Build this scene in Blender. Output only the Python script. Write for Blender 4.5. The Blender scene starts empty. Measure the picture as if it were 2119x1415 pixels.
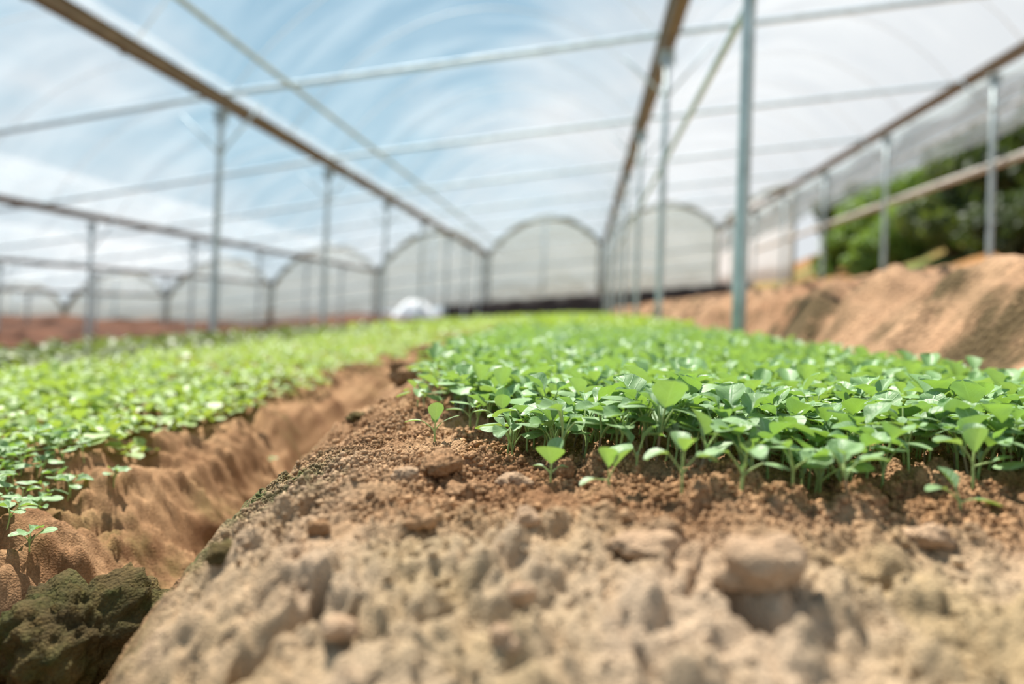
import bpy, math, random
import numpy as np
from mathutils import Vector, Matrix, Euler

random.seed(7)
rng = np.random.default_rng(11)
scene = bpy.context.scene
col = scene.collection
SY = 0.056            # the hillside climbs gently away from the camera
F_PX, CX, CY = 1500.0, 1059.5, 707.5
YAW, PITCH, ROLL = math.radians(5.56), math.radians(0.6), math.radians(2.1)

# ------------------------------------------------------------------ camera basis
def cam_basis():
    f = np.array([-math.sin(YAW)*math.cos(PITCH), math.cos(YAW)*math.cos(PITCH), math.sin(PITCH)])
    r0 = np.cross(f, [0, 0, 1]); r0 /= np.linalg.norm(r0)
    u0 = np.cross(r0, f)
    return math.cos(ROLL)*r0 + math.sin(ROLL)*u0, -math.sin(ROLL)*r0 + math.cos(ROLL)*u0, f
CR, CU, CF = cam_basis()

def W(x, y, z):
    """site coordinates (height above the sloping hillside) to world"""
    return Vector((x, y, z + SY*y))

def ray(px, py):
    return CF + CR*(px-CX)/F_PX + CU*(CY-py)/F_PX

def at(px, py, y):
    d = ray(px, py); d = d*(y/d[1])
    return d[0], y, d[2]-SY*y

# ------------------------------------------------------------------ noise
_perm = rng.permutation(4096)
_perm = np.concatenate([_perm, _perm])
_ga = rng.uniform(0, 2*np.pi, 4096)
_GX, _GY = np.cos(_ga), np.sin(_ga)
_RV = rng.random(4096)

def _h(ix, iy):
    return _perm[(_perm[ix & 4095] + iy) & 4095]

def perlin(x, y):
    xi = np.floor(x).astype(np.int64); yi = np.floor(y).astype(np.int64)
    xf, yf = x-xi, y-yi
    u = xf*xf*xf*(xf*(xf*6-15)+10); v = yf*yf*yf*(yf*(yf*6-15)+10)
    def g(dx, dy):
        k = _h(xi+dx, yi+dy)
        return _GX[k]*(xf-dx) + _GY[k]*(yf-dy)
    a = g(0, 0)*(1-u)+g(1, 0)*u
    b = g(0, 1)*(1-u)+g(1, 1)*u
    return (a*(1-v)+b*v)*1.5

def fbm(x, y, o=4, gain=.5):
    s = 0; a = 1; f = 1
    for i in range(o):
        s = s + a*perlin(x*f+i*17.3, y*f-i*9.1); a *= gain; f *= 2.03
    return s

def worley(x, y):
    """F1, F2 and a random value of the nearest cell"""
    xi = np.floor(x).astype(np.int64); yi = np.floor(y).astype(np.int64)
    f1 = np.full(x.shape, 9.); f2 = np.full(x.shape, 9.); rv = np.zeros(x.shape)
    for dx in (-1, 0, 1):
        for dy in (-1, 0, 1):
            k = _h(xi+dx, yi+dy); k2 = _h(xi+dx+77, yi+dy+31)
            d = np.hypot(xi+dx+_RV[k]-x, yi+dy+_RV[k2]-y)
            m = d < f1
            f2 = np.where(m, f1, np.minimum(f2, d))
            rv = np.where(m, _RV[(k*7+3) & 4095], rv)
            f1 = np.where(m, d, f1)
    return f1, f2, rv

def sstep(a, b, x):
    t = np.clip((x-a)/(b-a), 0, 1)
    return t*t*(3-2*t)

# ------------------------------------------------------------------ the lie of the land (site heights)
def x_left(y):
    return np.interp(y, [.2, .45, .57, .81, 1.2, 1.9, 3, 6, 30], [-.14, -.235, -.275, -.315, -.375, -.46, -.52, -.6, -.7]) + .012*perlin(y*7.1, y*0+3.3) + .008*perlin(y*19., y*0+8.8)

def bed_level(y):
    return np.interp(y, [.1, .3, .4, .5, .62], [-.31, -.235, -.198, -.172, -.158])

def base_height(x, y):
    x = np.asarray(x, float); y = np.asarray(y, float)
    u = x - x_left(y)
    s = np.clip(.16-u, 0, None)
    main = bed_level(y) + .022*np.clip(x, -.3, .8) - .034*(s/.16)**3
    main = main - 2.2*np.clip(x-.70, 0, None)**1.4
    left = np.interp(u, [-40, -12.2, -8.4, -7.6, -7.25, -6.6, -3.5, -2.85, -2.75, -1.6, -1.5, -1.42, -1.32, -.42, -.30, -.19, 0.0, 9],
                        [-6.2, -2.0, -.84, -.86, -1.22, -1.12, -.60, -.47, -.39, -.345, -.40, -.40, -.275, -.262, -.305, -.42, -.50, -.6])
    bank = np.interp(x, [-9, .66, .78, .84, .95, 1.10, 1.4, 2.83, 4.86, 6.5, 9., 40],
                        [-.9, -.40, -.20, -.10, .055, .125, .185, .41, .73, 1.0, 1.4, 5.5])
    bank = bank + (.03*perlin(y*2.3, y*0+1.1)+.035*perlin(y*5.7, x*1.5+4.))*sstep(.78, 1.0, x)
    k = .016
    def smax(a, b):
        h = np.clip(.5+.5*(a-b)/k, 0, 1)
        return b*(1-h)+a*h+k*h*(1-h)
    return smax(smax(main, left), bank)

CRACKS = []   # polylines of (x, y) with half width and depth

def detail(x, y, fine=True):
    """clods, crumbs and cracks on top of the lie of the land; returns dz and a crust mask"""
    u = x - x_left(y)
    onbed = sstep(-.06, .1, u)*(1-sstep(.72, .85, x))
    crust = sstep(.60, .47, y + .10*np.clip(x-.1, -.5, .3)*0 + .05*perlin(x*6, y*6))*onbed
    crust = np.maximum(crust, sstep(.16, .02, u)*sstep(1.05, .5, y)*sstep(-.10, -.02, u)*.8)
    z = .010*fbm(x*5.3, y*5.3, 3) + .006*fbm(x*21, y*21, 3)
    rough = .35 + .65*sstep(-.2, .3, perlin(x*9+5, y*9))
    far = 1+np.clip(y-1.5, 0, 6)*.25
    z = z*far
    # flanks carry bigger lumps
    flank = sstep(.03, -.12, u)*sstep(-1.6, -1.2, u)
    z = z + flank*(.026*fbm(x*7, y*7, 3) - .022*np.abs(perlin(x*13+2, y*13)) + .006*fbm(x*40, y*40, 3)) - .03*sstep(-.06, -.15, u)*sstep(-.30, -.2, u)*sstep(.0, .3, perlin(x*5, y*5+4))
    red = sstep(-6.2, -7.2, u)
    z = z + red*(.16*fbm(x*.8, y*.8, 3))
    bk = sstep(.78, .95, x)
    f1, f2, rv = worley(x*4.2+.5*y+.3*perlin(x*9, y*9), y*3.1+.3*perlin(x*9+4, y*9))
    z = z + bk*sstep(2.0, 1.15, x)*(.07*np.clip(1-(f1/.6)**2, 0, 1)**.7*(rv > .45)*(.4+rv*.6) - .09*np.clip(1-(f1/.5)**2, 0, 1)*(rv < .22))
    z = z - bk*.03 - .06*sstep(.82, .88, x)*sstep(1.05, .9, x)*sstep(-.1, .25, perlin(y*4.3, y*0+2.2))
    z = z + bk*(.05*fbm(x*2.2, y*2.2, 3)*sstep(.9, 1.6, x) + .03*fbm(x*7, y*7, 2))
    if fine:
        loose = 1-.75*crust
        f1, f2, rv = worley(x*38, y*38)
        z = z + loose*.013*np.clip(1-(f1/.62)**2, 0, 1)**.6*(rv > .62)*(.4+rv*.6)*rough
        f1, f2, rv = worley(x*85+3, y*85)
        z = z + loose*.0066*np.clip(1-(f1/.62)**2, 0, 1)**.6*(rv > .3)*(.3+rv*.7)
        f1, f2, rv = worley(x*190, y*190+7)
        z = z + loose*.0034*np.clip(1-(f1/.65)**2, 0, 1)**.6*(.2+rv)
        # dried crust: plates with gaps
        wx = x+.02*perlin(x*12, y*12); wy = y+.02*perlin(x*12+9, y*12)
        f1, f2, rv = worley(wx*13, wy*13)
        e = f2-f1
        z = z - crust*.009*sstep(.09, .0, e)*(rv > .55) + crust*.004*(rv-.5)
        z = z + crust*(.0045*fbm(x*42, y*42, 4, .6) + .006*perlin(x*17, y*17))
        f1, f2, rv = worley(x*75+1, y*75)
        z = z + crust*.0055*np.clip(1-(f1/.55)**2, 0, 1)**.7*(rv > .4)
        f1, f2, rv = worley(x*30+1, y*30)
        z = z + crust*.014*np.clip(1-(f1/.5)**2, 0, 1)**.7*(rv > .72)
        z = z - crust*.016*np.clip(1-(f1/.45)**2, 0, 1)*(rv < .10)
        for pts, hw, dep in CRACKS:
            dmin = np.full(x.shape, 9.)
            wxx = x+.006*perlin(x*45, y*45); wyy = y+.006*perlin(x*45+5, y*45+2)
            for (ax, ay), (bx, by) in zip(pts[:-1], pts[1:]):
                vx, vy = bx-ax, by-ay
                t = np.clip(((wxx-ax)*vx+(wyy-ay)*vy)/(vx*vx+vy*vy), 0, 1)
                dmin = np.minimum(dmin, np.hypot(wxx-ax-t*vx, wyy-ay-t*vy))
            z = z - dep*sstep(hw, hw*.25, dmin)
    return z, crust

def H(x, y, fine=False):
    x = np.asarray(x, float); y = np.asarray(y, float)
    return base_height(x, y) + detail(x, y, fine)[0]

def hit(px, py, ymax=30):
    """where the sight line through a spot of the photograph meets the soil"""
    d = ray(px, py); t = np.linspace(.2, ymax, 6000) if ymax > 5 else np.linspace(.2, ymax, 3000)
    P = d[None]*(t/d[1])[:, None]
    k = np.argmax(P[:, 2]-SY*P[:, 1] < H(P[:, 0], P[:, 1]))
    return float(P[k, 0]), float(P[k, 1])

def crack(pix, hw, dep):
    CRACKS.append(([hit(*p, ymax=3) for p in pix], hw, dep))
_c = [([(668, 1222), (640, 1262), (600, 1300), (560, 1335), (505, 1382)], .008, .030),
      ([(1650, 1135), (1690, 1180), (1735, 1175), (1780, 1192), (1830, 1200), (1900, 1235)], .007, .024),
      ([(1500, 1215), (1530, 1265), (1580, 1300), (1620, 1315)], .011, .032),
      ([(1330, 1370), (1350, 1400)], .006, .02), ([(720, 1285), (750, 1250)], .006, .02),
      ([(470, 1330), (430, 1350), (400, 1390)], .006, .02)]
for p, a, b in _c: crack(p, a, b)

# ------------------------------------------------------------------ object helpers
def mesh_np(name, V, quads=None, tris=None, mats=(), smooth=True):
    me = bpy.data.meshes.new(name)
    V = np.asarray(V, np.float32)
    me.vertices.add(len(V)); me.vertices.foreach_set('co', V.ravel())
    nq = 0 if quads is None else len(quads); nt = 0 if tris is None else len(tris)
    loops = []
    if nq: loops.append(np.asarray(quads, np.int32).ravel())
    if nt: loops.append(np.asarray(tris, np.int32).ravel())
    loops = np.concatenate(loops)
    me.loops.add(len(loops)); me.loops.foreach_set('vertex_index', loops)
    start = np.concatenate([np.arange(nq)*4, nq*4+np.arange(nt)*3]).astype(np.int32)
    me.polygons.add(nq+nt); me.polygons.foreach_set('loop_start', start)
    me.polygons.foreach_set('use_smooth', np.full(nq+nt, smooth))
    me.update(calc_edges=True); me.validate()
    for m in mats: me.materials.append(m)
    return me

class MB:
    """collects shapes into one mesh"""
    def __init__(s): s.v = []; s.q = []; s.t = []; s.n = 0
    def add(s, V, q=None, t=None):
        V = np.asarray(V, float)
        if q is not None and len(q): s.q.append(np.asarray(q, int)+s.n)
        if t is not None and len(t): s.t.append(np.asarray(t, int)+s.n)
        s.v.append(V); s.n += len(V)
    def grid(s, P):
        r, c = P.shape[:2]
        i = np.arange(r*c).reshape(r, c)
        q = np.stack([i[:-1, :-1], i[:-1, 1:], i[1:, 1:], i[1:, :-1]], -1).reshape(-1, 4)
        s.add(P.reshape(-1, 3), q)
    def tube(s, pts, rad, n=10, cap=True):
        pts = np.asarray([tuple(p) for p in pts], float); m = len(pts)
        rad = np.broadcast_to(np.asarray(rad, float), (m,))
        tan = np.gradient(pts, axis=0) if m > 2 else np.repeat((pts[1]-pts[0])[None], 2, 0)
        tan /= np.linalg.norm(tan, axis=1)[:, None]
        ref = np.array([0, 0, 1.]) if abs(tan[0, 2]) < .9 else np.array([1., 0, 0])
        a = np.linspace(0, 2*np.pi, n, endpoint=False)
        R = []
        for p, t, r in zip(pts, tan, rad):
            e1 = np.cross(ref, t); e1 /= np.linalg.norm(e1); e2 = np.cross(t, e1)
            R.append(p + r*(np.cos(a)[:, None]*e1 + np.sin(a)[:, None]*e2))
        V = np.concatenate(R)
        q = []
        for k in range(m-1):
            for j in range(n):
                q.append((k*n+j, k*n+(j+1) % n, (k+1)*n+(j+1) % n, (k+1)*n+j))
        t = []
        if cap:
            c0 = len(V); V = np.concatenate([V, pts[:1], pts[-1:]])
            for j in range(n):
                t.append((c0, (j+1) % n, j)); t.append((c0+1, (m-1)*n+j, (m-1)*n+(j+1) % n))
        s.add(V, q, t)
    def box(s, lo, hi):
        x0, y0, z0 = lo; x1, y1, z1 = hi
        V = [(x0, y0, z0), (x1, y0, z0), (x1, y1, z0), (x0, y1, z0), (x0, y0, z1), (x1, y0, z1), (x1, y1, z1), (x0, y1, z1)]
        s.add(V, [(0, 3, 2, 1), (4, 5, 6, 7), (0, 1, 5, 4), (1, 2, 6, 5), (2, 3, 7, 6), (3, 0, 4, 7)])
    def mesh(s, name, mat, smooth=True, shear=False):
        V = np.concatenate(s.v)
        if shear: V = V + np.stack([V[:, 0]*0, V[:, 0]*0, SY*V[:, 1]], 1)
        return mesh_np(name, V, np.concatenate(s.q) if s.q else None, np.concatenate(s.t) if s.t else None, [mat] if mat else [], smooth)

def tag(o, label=None, cat=None, group=None, kind=None):
    if label: o['label'] = label
    if cat: o['category'] = cat
    if group: o['group'] = group
    if kind: o['kind'] = kind
    return o

def link(name, data, parent=None, loc=None):
    o = bpy.data.objects.new(name, data); col.objects.link(o)
    if parent is not None: o.parent = parent
    if loc is not None: o.location = loc
    return o

def rebase(o, origin):
    """move a mesh thing's origin to its base without moving its surface"""
    o.data.transform(Matrix.Translation(-Vector(origin))); o.location = origin
    return o

# ------------------------------------------------------------------ materials
def mat(name):
    m = bpy.data.materials.new(name); m.use_nodes = True
    nt = m.node_tree; nt.nodes.clear()
    out = nt.nodes.new('ShaderNodeOutputMaterial')
    return m, nt, out

def N(nt, t, **k):
    n = nt.nodes.new(t)
    for a, b in k.items():
        if a in n.inputs: n.inputs[a].default_value = b
        else: setattr(n, a, b)
    return n

def mixc(nt, fac, a, b, mode='MIX'):
    n = nt.nodes.new('ShaderNodeMix'); n.data_type = 'RGBA'; n.blend_type = mode
    for sock, v in ((n.inputs[0], fac), (n.inputs[6], a), (n.inputs[7], b)):
        if hasattr(v, 'is_linked') or isinstance(v, bpy.types.NodeSocket): nt.links.new(v, sock)
        else: sock.default_value = v if not isinstance(v, tuple) else (*v, 1)[:4]
    return n.outputs[2]

def ramp(nt, val, *stops):
    n = nt.nodes.new('ShaderNodeValToRGB')
    e = n.color_ramp.elements
    while len(e) < len(stops): e.new(.5)
    for k, (p, c) in enumerate(stops):
        e[k].position = p; e[k].color = (c, c, c, 1) if not isinstance(c, tuple) else (*c, 1)
    nt.links.new(val, n.inputs[0])
    return n.outputs[0]

def noise_tex(nt, scale, detail=4, vec=None, rough=.55):
    n = N(nt, 'ShaderNodeTexNoise', Scale=scale, Detail=detail, Roughness=rough)
    if vec is not None: nt.links.new(vec, n.inputs['Vector'])
    return n.outputs[0]

def soil_mat(name, a, b, crustcol, moss_shade=(.10, .11, .04), moss_amt=.35, scale=1., bump=1., isl=False):
    m, nt, out = mat(name)
    tc = N(nt, 'ShaderNodeTexCoord').outputs['Object']
    p = N(nt, 'ShaderNodeBsdfPrincipled', Roughness=.95)
    p.inputs['Specular IOR Level'].default_value = .15
    c = mixc(nt, ramp(nt, noise_tex(nt, 9*scale, 5, tc), (.35, 0.), (.68, 1.)), a, b)
    at_ = N(nt, 'ShaderNodeAttribute', attribute_name='crust')
    c = mixc(nt, at_.outputs['Fac'], c, mixc(nt, ramp(nt, noise_tex(nt, 6*scale, 3, tc), (.4, 0.), (.65, 1.)), crustcol, tuple(v*.86 for v in crustcol[:2])+(crustcol[2]*.72,)))
    mo = N(nt, 'ShaderNodeAttribute', attribute_name='moss_shade')  # mask of mossy patches; on the bank it also carries painted shade
    mm = N(nt, 'ShaderNodeMath', operation='MULTIPLY')
    nt.links.new(mo.outputs['Fac'], mm.inputs[0]); nt.links.new(ramp(nt, noise_tex(nt, 26*scale, 5, tc), (.4, 0.), (.62, 1.)), mm.inputs[1])
    c = mixc(nt, mm.outputs[0], c, moss_shade)
    g = ramp(nt, noise_tex(nt, 420*scale, 2, tc), (.3, .72), (.7, 1.22))
    c = mixc(nt, 1., c, g, 'MULTIPLY')
    if isl: c = mixc(nt, 1., c, ramp(nt, N(nt, 'ShaderNodeNewGeometry').outputs['Random Per Island'], (0., .62), (1., 1.3)), 'MULTIPLY')
    nt.links.new(c, p.inputs['Base Color'])
    v = N(nt, 'ShaderNodeTexVoronoi', Scale=430*scale); nt.links.new(tc, v.inputs['Vector'])
    inv = N(nt, 'ShaderNodeMath', operation='SUBTRACT'); inv.inputs[0].default_value = 1.; nt.links.new(v.outputs['Distance'], inv.inputs[1])
    ad = N(nt, 'ShaderNodeMath', operation='MULTIPLY_ADD'); nt.links.new(noise_tex(nt, 900*scale, 3, tc), ad.inputs[0]); ad.inputs[1].default_value = .7
    nt.links.new(inv.outputs[0], ad.inputs[2])
    bp = N(nt, 'ShaderNodeBump', Strength=.8*bump, Distance=.0022/scale); nt.links.new(ad.outputs[0], bp.inputs['Height'])
    nt.links.new(bp.outputs[0], p.inputs['Normal'])
    nt.links.new(p.outputs[0], out.inputs[0])
    return m

LOOSE_A, LOOSE_B, CRUST = (.22, .115, .055), (.42, .26, .14), (.42, .31, .21)
M_SOIL = soil_mat('bed soil', LOOSE_A, LOOSE_B, CRUST)
M_LEFT = soil_mat('furrow soil', (.17, .085, .038), (.36, .215, .11), CRUST, moss_shade=(.12, .10, .03), scale=.9, bump=.6)
M_RED = soil_mat('red earth', (.04, .016, .008), (.14, .058, .030), CRUST, scale=.08, bump=.6)
M_BANK = soil_mat('bank earth', (.25, .132, .07), (.42, .26, .152), CRUST, moss_shade=(.105, .072, .035), scale=.16, bump=.8)  # the dark brown also paints shade onto the bank foot
M_CLOD = soil_mat('clod soil', (.25, .135, .065), (.44, .28, .155), CRUST)
M_PALE = soil_mat('pale clod soil', (.36, .235, .145), (.48, .345, .225), CRUST, scale=.8)
M_CRUMB = soil_mat('crumb soil', (.23, .12, .055), (.44, .27, .145), CRUST, isl=True, bump=.4)
M_DARKCLOD = soil_mat('dark mossy soil', (.05, .036, .014), (.19, .13, .05), CRUST, moss_shade=(.045, .055, .015), scale=.7)

def leaf_mat(name, top, under, trans, tw=.33, isl=False, rough=.5):
    m, nt, out = mat(name)
    tc = N(nt, 'ShaderNodeTexCoord').outputs['Object']
    if isl: r = N(nt, 'ShaderNodeNewGeometry').outputs['Random Per Island']
    else: r = N(nt, 'ShaderNodeObjectInfo').outputs['Random']
    dark = tuple(v*.64 for v in top)
    c = mixc(nt, r, dark, top)
    c = mixc(nt, ramp(nt, noise_tex(nt, 160, 3, tc), (.4, 0.), (.7, .45)), c, tuple(min(1, v*1.2+.03) for v in top))
    bf = N(nt, 'ShaderNodeNewGeometry').outputs['Backfacing']
    c = mixc(nt, bf, c, under)
    veins = None
    if not isl:
        uv = N(nt, 'ShaderNodeSeparateXYZ'); nt.links.new(N(nt, 'ShaderNodeUVMap').outputs[0], uv.inputs[0])
        def M_(op, a_, b_=0., c_=0.):
            n_ = N(nt, 'ShaderNodeMath', operation=op)
            for k_, v_ in enumerate((a_, b_, c_)):
                if isinstance(v_, (int, float)): n_.inputs[k_].default_value = v_
                else: nt.links.new(v_, n_.inputs[k_])
            return n_.outputs[0]
        av = M_('ABSOLUTE', M_('MULTIPLY_ADD', uv.outputs['Y'], 2., -1.))
        rib = ramp(nt, av, (.02, 1.), (.10, 0.))
        fr = M_('FRACT', M_('SUBTRACT', M_('MULTIPLY', uv.outputs['X'], 5.5), M_('MULTIPLY', av, 1.5)))
        side = ramp(nt, M_('ABSOLUTE', M_('SUBTRACT', fr, .5)), (.02, .55), (.10, 0.))
        rim_ = ramp(nt, av, (.88, 0.), (1., .5))
        veins = M_('MAXIMUM', rib, side)
        c = mixc(nt, M_('MULTIPLY', M_('MAXIMUM', veins, rim_), .55), c, tuple(min(1, v*1.25+.07) for v in top))
    p = N(nt, 'ShaderNodeBsdfPrincipled', Roughness=rough)
    p.inputs['Specular IOR Level'].default_value = .5
    nt.links.new(c, p.inputs['Base Color'])
    bp = N(nt, 'ShaderNodeBump', Strength=.25, Distance=.001); nt.links.new(noise_tex(nt, 330, 2, tc), bp.inputs['Height'])
    if veins is not None:
        b2 = N(nt, 'ShaderNodeBump', Strength=.6, Distance=.0008); nt.links.new(veins, b2.inputs['Height']); b2.invert = True
        nt.links.new(bp.outputs[0], b2.inputs['Normal']); bp = b2
    nt.links.new(bp.outputs[0], p.inputs['Normal'])
    t = N(nt, 'ShaderNodeBsdfTranslucent'); nt.links.new(mixc(nt, r, trans, tuple(v*.75 for v in trans)), t.inputs[0])
    mx = N(nt, 'ShaderNodeMixShader'); mx.inputs[0].default_value = tw
    nt.links.new(p.outputs[0], mx.inputs[1]); nt.links.new(t.outputs[0], mx.inputs[2])
    nt.links.new(mx.outputs[0], out.inputs[0])
    return m
M_COT = leaf_mat('cotyledon green', (.40, .53, .36), (.22, .36, .15), (.28, .46, .05))
M_LEAF = leaf_mat('young leaf green', (.30, .45, .26), (.20, .34, .14), (.28, .48, .05))
M_CROP = leaf_mat('crop green', (.37, .51, .32), (.22, .38, .15), (.31, .48, .06), isl=True)
M_CROPFAR = leaf_mat('fresh light green', (.36, .52, .18), (.27, .40, .12), (.42, .56, .06), isl=True)
M_CROPDARK = leaf_mat('dull green', (.19, .25, .09), (.16, .21, .08), (.22, .29, .05), isl=True)

def plain(name, colr, rough=.6, metal=0., var=.15, scale=8, spec=.4):
    m, nt, out = mat(name)
    p = N(nt, 'ShaderNodeBsdfPrincipled', Roughness=rough, Metallic=metal)
    p.inputs['Specular IOR Level'].default_value = spec
    tc = N(nt, 'ShaderNodeTexCoord').outputs['Object']
    c = mixc(nt, ramp(nt, noise_tex(nt, scale, 4, tc), (.35, 0.), (.65, 1.)), tuple(v*(1-var) for v in colr), tuple(min(1, v*(1+var)) for v in colr))
    nt.links.new(c, p.inputs['Base Color']); nt.links.new(p.outputs[0], out.inputs[0])
    return m
M_STEM = plain('pale stem', (.30, .40, .14), .5, var=.2, scale=120)
M_STEM_P = plain('purplish stem', (.24, .17, .10), .5, var=.2, scale=120)
M_GALV = plain('galvanised steel', (.42, .50, .52), .55, .15)
M_PIPE = plain('weathered pipe', (.52, .64, .70), .6, .1)
M_GUT = plain('brown gutter steel', (.20, .155, .11), .65, .05)
M_RIM = plain('olive grey arch steel', (.20, .20, .14), .7)
M_BLACK = plain('black plastic sheet', (.035, .018, .012), .6)
M_WHITE = plain('white plastic sheet', (.85, .88, .9), .5, var=.05)
M_BARK = plain('bark', (.10, .07, .045), .9)
M_RAIL = plain('pale grey rail', (.42, .39, .35), .6)

def film(name, alpha, colr, stretch, streak=.5, edge=.5):
    """clear greenhouse plastic: mostly see-through, a little milky, milkier at a slant"""
    m, nt, out = mat(name)
    tc = N(nt, 'ShaderNodeTexCoord').outputs['Object']
    mp = N(nt, 'ShaderNodeMapping'); mp.inputs['Scale'].default_value = stretch
    nt.links.new(tc, mp.inputs[0])
    n = ramp(nt, noise_tex(nt, 1., 5, mp.outputs[0]), (.36, 1-streak), (.66, 1+streak))
    lw = N(nt, 'ShaderNodeLayerWeight', Blend=.5)
    a = N(nt, 'ShaderNodeMath', operation='MULTIPLY_ADD'); nt.links.new(lw.outputs['Facing'], a.inputs[0]); a.inputs[1].default_value = edge*alpha; a.inputs[2].default_value = alpha
    b = N(nt, 'ShaderNodeMath', operation='MULTIPLY', use_clamp=True); nt.links.new(a.outputs[0], b.inputs[0]); nt.links.new(n, b.inputs[1])
    tr = N(nt, 'ShaderNodeBsdfTransparent')
    d = N(nt, 'ShaderNodeBsdfDiffuse'); d.inputs[0].default_value = (*colr, 1)
    tl = N(nt, 'ShaderNodeBsdfTranslucent'); tl.inputs[0].default_value = (*colr, 1)
    s = N(nt, 'ShaderNodeMixShader'); s.inputs[0].default_value = .55
    nt.links.new(d.outputs[0], s.inputs[1]); nt.links.new(tl.outputs[0], s.inputs[2])
    mx = N(nt, 'ShaderNodeMixShader'); nt.links.new(b.outputs[0], mx.inputs[0])
    nt.links.new(tr.outputs[0], mx.inputs[1]); nt.links.new(s.outputs[0], mx.inputs[2])
    nt.links.new(mx.outputs[0], out.inputs[0])
    return m
M_FILM = film('roof plastic', .085, (.90, .94, .97), (.7, 2.2, .7), .5, .5)
M_CURTAIN = film('side plastic', .38, (.62, .72, .76), (1, 1, 5), .25, .3)
M_NET = film('gable net', .62, (.60, .64, .62), (.5, .5, 3.5), .18, .2)
M_PANEL = film('white gable plastic', .95, (.95, .95, .96), (1, 1, 1), .05, 0)

# ------------------------------------------------------------------ the ground
def ground_piece(name, xfun, cols, rows, m, label, fine, moss_shade=None):
    C_, R_ = np.meshgrid(cols, rows)
    x = xfun(C_, R_); y = R_
    dz, crust = detail(x, y, fine)
    z = base_height(x, y)+dz
    P = np.stack([x, y, z+SY*y], -1)
    b = MB(); b.grid(P)
    me = b.mesh(name, m)
    a = me.attributes.new('crust', 'FLOAT', 'POINT'); a.data.foreach_set('value', crust.ravel().astype(np.float32))
    mo = np.zeros(x.shape) if moss_shade is None else moss_shade(x, y)
    a = me.attributes.new('moss_shade', 'FLOAT', 'POINT'); a.data.foreach_set('value', mo.ravel().astype(np.float32))
    o = link(name, me); tag(o, label, 'ground', kind='structure')
    return o

def geo(a, step, mid, ratio, end):
    r = list(np.arange(a, mid, step))
    d = step
    while r[-1] < end:
        d = min(max(d, r[-1]*(ratio-1)), 2.); r.append(r[-1]+d)
    return np.array(r)

def moss_bed(x, y):
    u = x-x_left(y)
    return np.clip(sstep(.10, .03, u)*sstep(.92, .78, y)*sstep(.58, .68, y)*.9 + .55*sstep(-.0, -.08, u)*sstep(2.5, .8, y), 0, 1)
def moss_left(x, y):
    return np.clip(.5*sstep(0, .35, perlin(x*6, y*6))*sstep(.4, .9, y), 0, 1)

ground_piece('soil_bed', lambda c, y: (x_left(y)-.19)*(1-c)+.82*c, np.linspace(0, 1, 760), geo(.16, .0019, 1.08, 1.016, 40), M_SOIL,
             'raised bed of crumbly orange brown soil with a cracked crusted near end', True, moss_bed)
ground_piece('furrow_ground', lambda c, y: x_left(y)-.17-c*1.27, np.linspace(0, 1, 250), geo(.22, .006, 1.5, 1.025, 40), M_LEFT,
             'soil furrow and sloping neighbouring bed across the gap from the main bed', True, moss_left)
cc = np.concatenate([np.linspace(1.40, 4, 60), np.linspace(4.1, 10, 70), np.linspace(10.3, 38, 40)])
ground_piece('terrace_ground', lambda c, y: x_left(y)-c, cc, geo(.8, .05, 2, 1.03, 75), M_RED,
             'reddish earth terraces with a low red bank beyond the neighbouring beds', False)
cc = np.concatenate([np.linspace(.80, 1.3, 60), np.linspace(1.31, 3, 70), np.linspace(3.05, 16, 70)])
BANK_SHADE_SPOTS = [(hit(2045, 640, 20), .17), (hit(1715, 668, 20), .2), (hit(1640, 655, 20), .25), (hit(1960, 610, 20), .12), (hit(2080, 690, 20), .14)]  # places and sizes of the shade patches painted on the bank foot
def moss_shade_bank(x, y):  # mossy patches, plus the foot's shade painted in as dark spots
    sp = sum(1.6*np.exp(-((x-q[0])/r*1.6)**2-((y-q[1])/r)**2) for q, r in BANK_SHADE_SPOTS)
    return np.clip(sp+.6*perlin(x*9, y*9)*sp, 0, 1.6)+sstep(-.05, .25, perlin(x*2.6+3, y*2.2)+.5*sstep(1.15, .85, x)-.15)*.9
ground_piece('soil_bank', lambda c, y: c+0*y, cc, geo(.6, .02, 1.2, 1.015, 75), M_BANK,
             'sunlit tan earth bank rising beside the main bed', False, moss_shade_bank)

# loose crumbs lying on the bed: nobody could count them
def ico(sub):
    import bmesh
    bm = bmesh.new(); bmesh.ops.create_icosphere(bm, subdivisions=sub, radius=1)
    V = np.array([v.co for v in bm.verts]); T = np.array([[v.index for v in f.verts] for f in bm.faces]); bm.free()
    return V, T
IV1, IT1 = ico(1); IV2, IT2 = ico(2); IV4, IT4 = ico(4); IV5, IT5 = ico(5)

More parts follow.
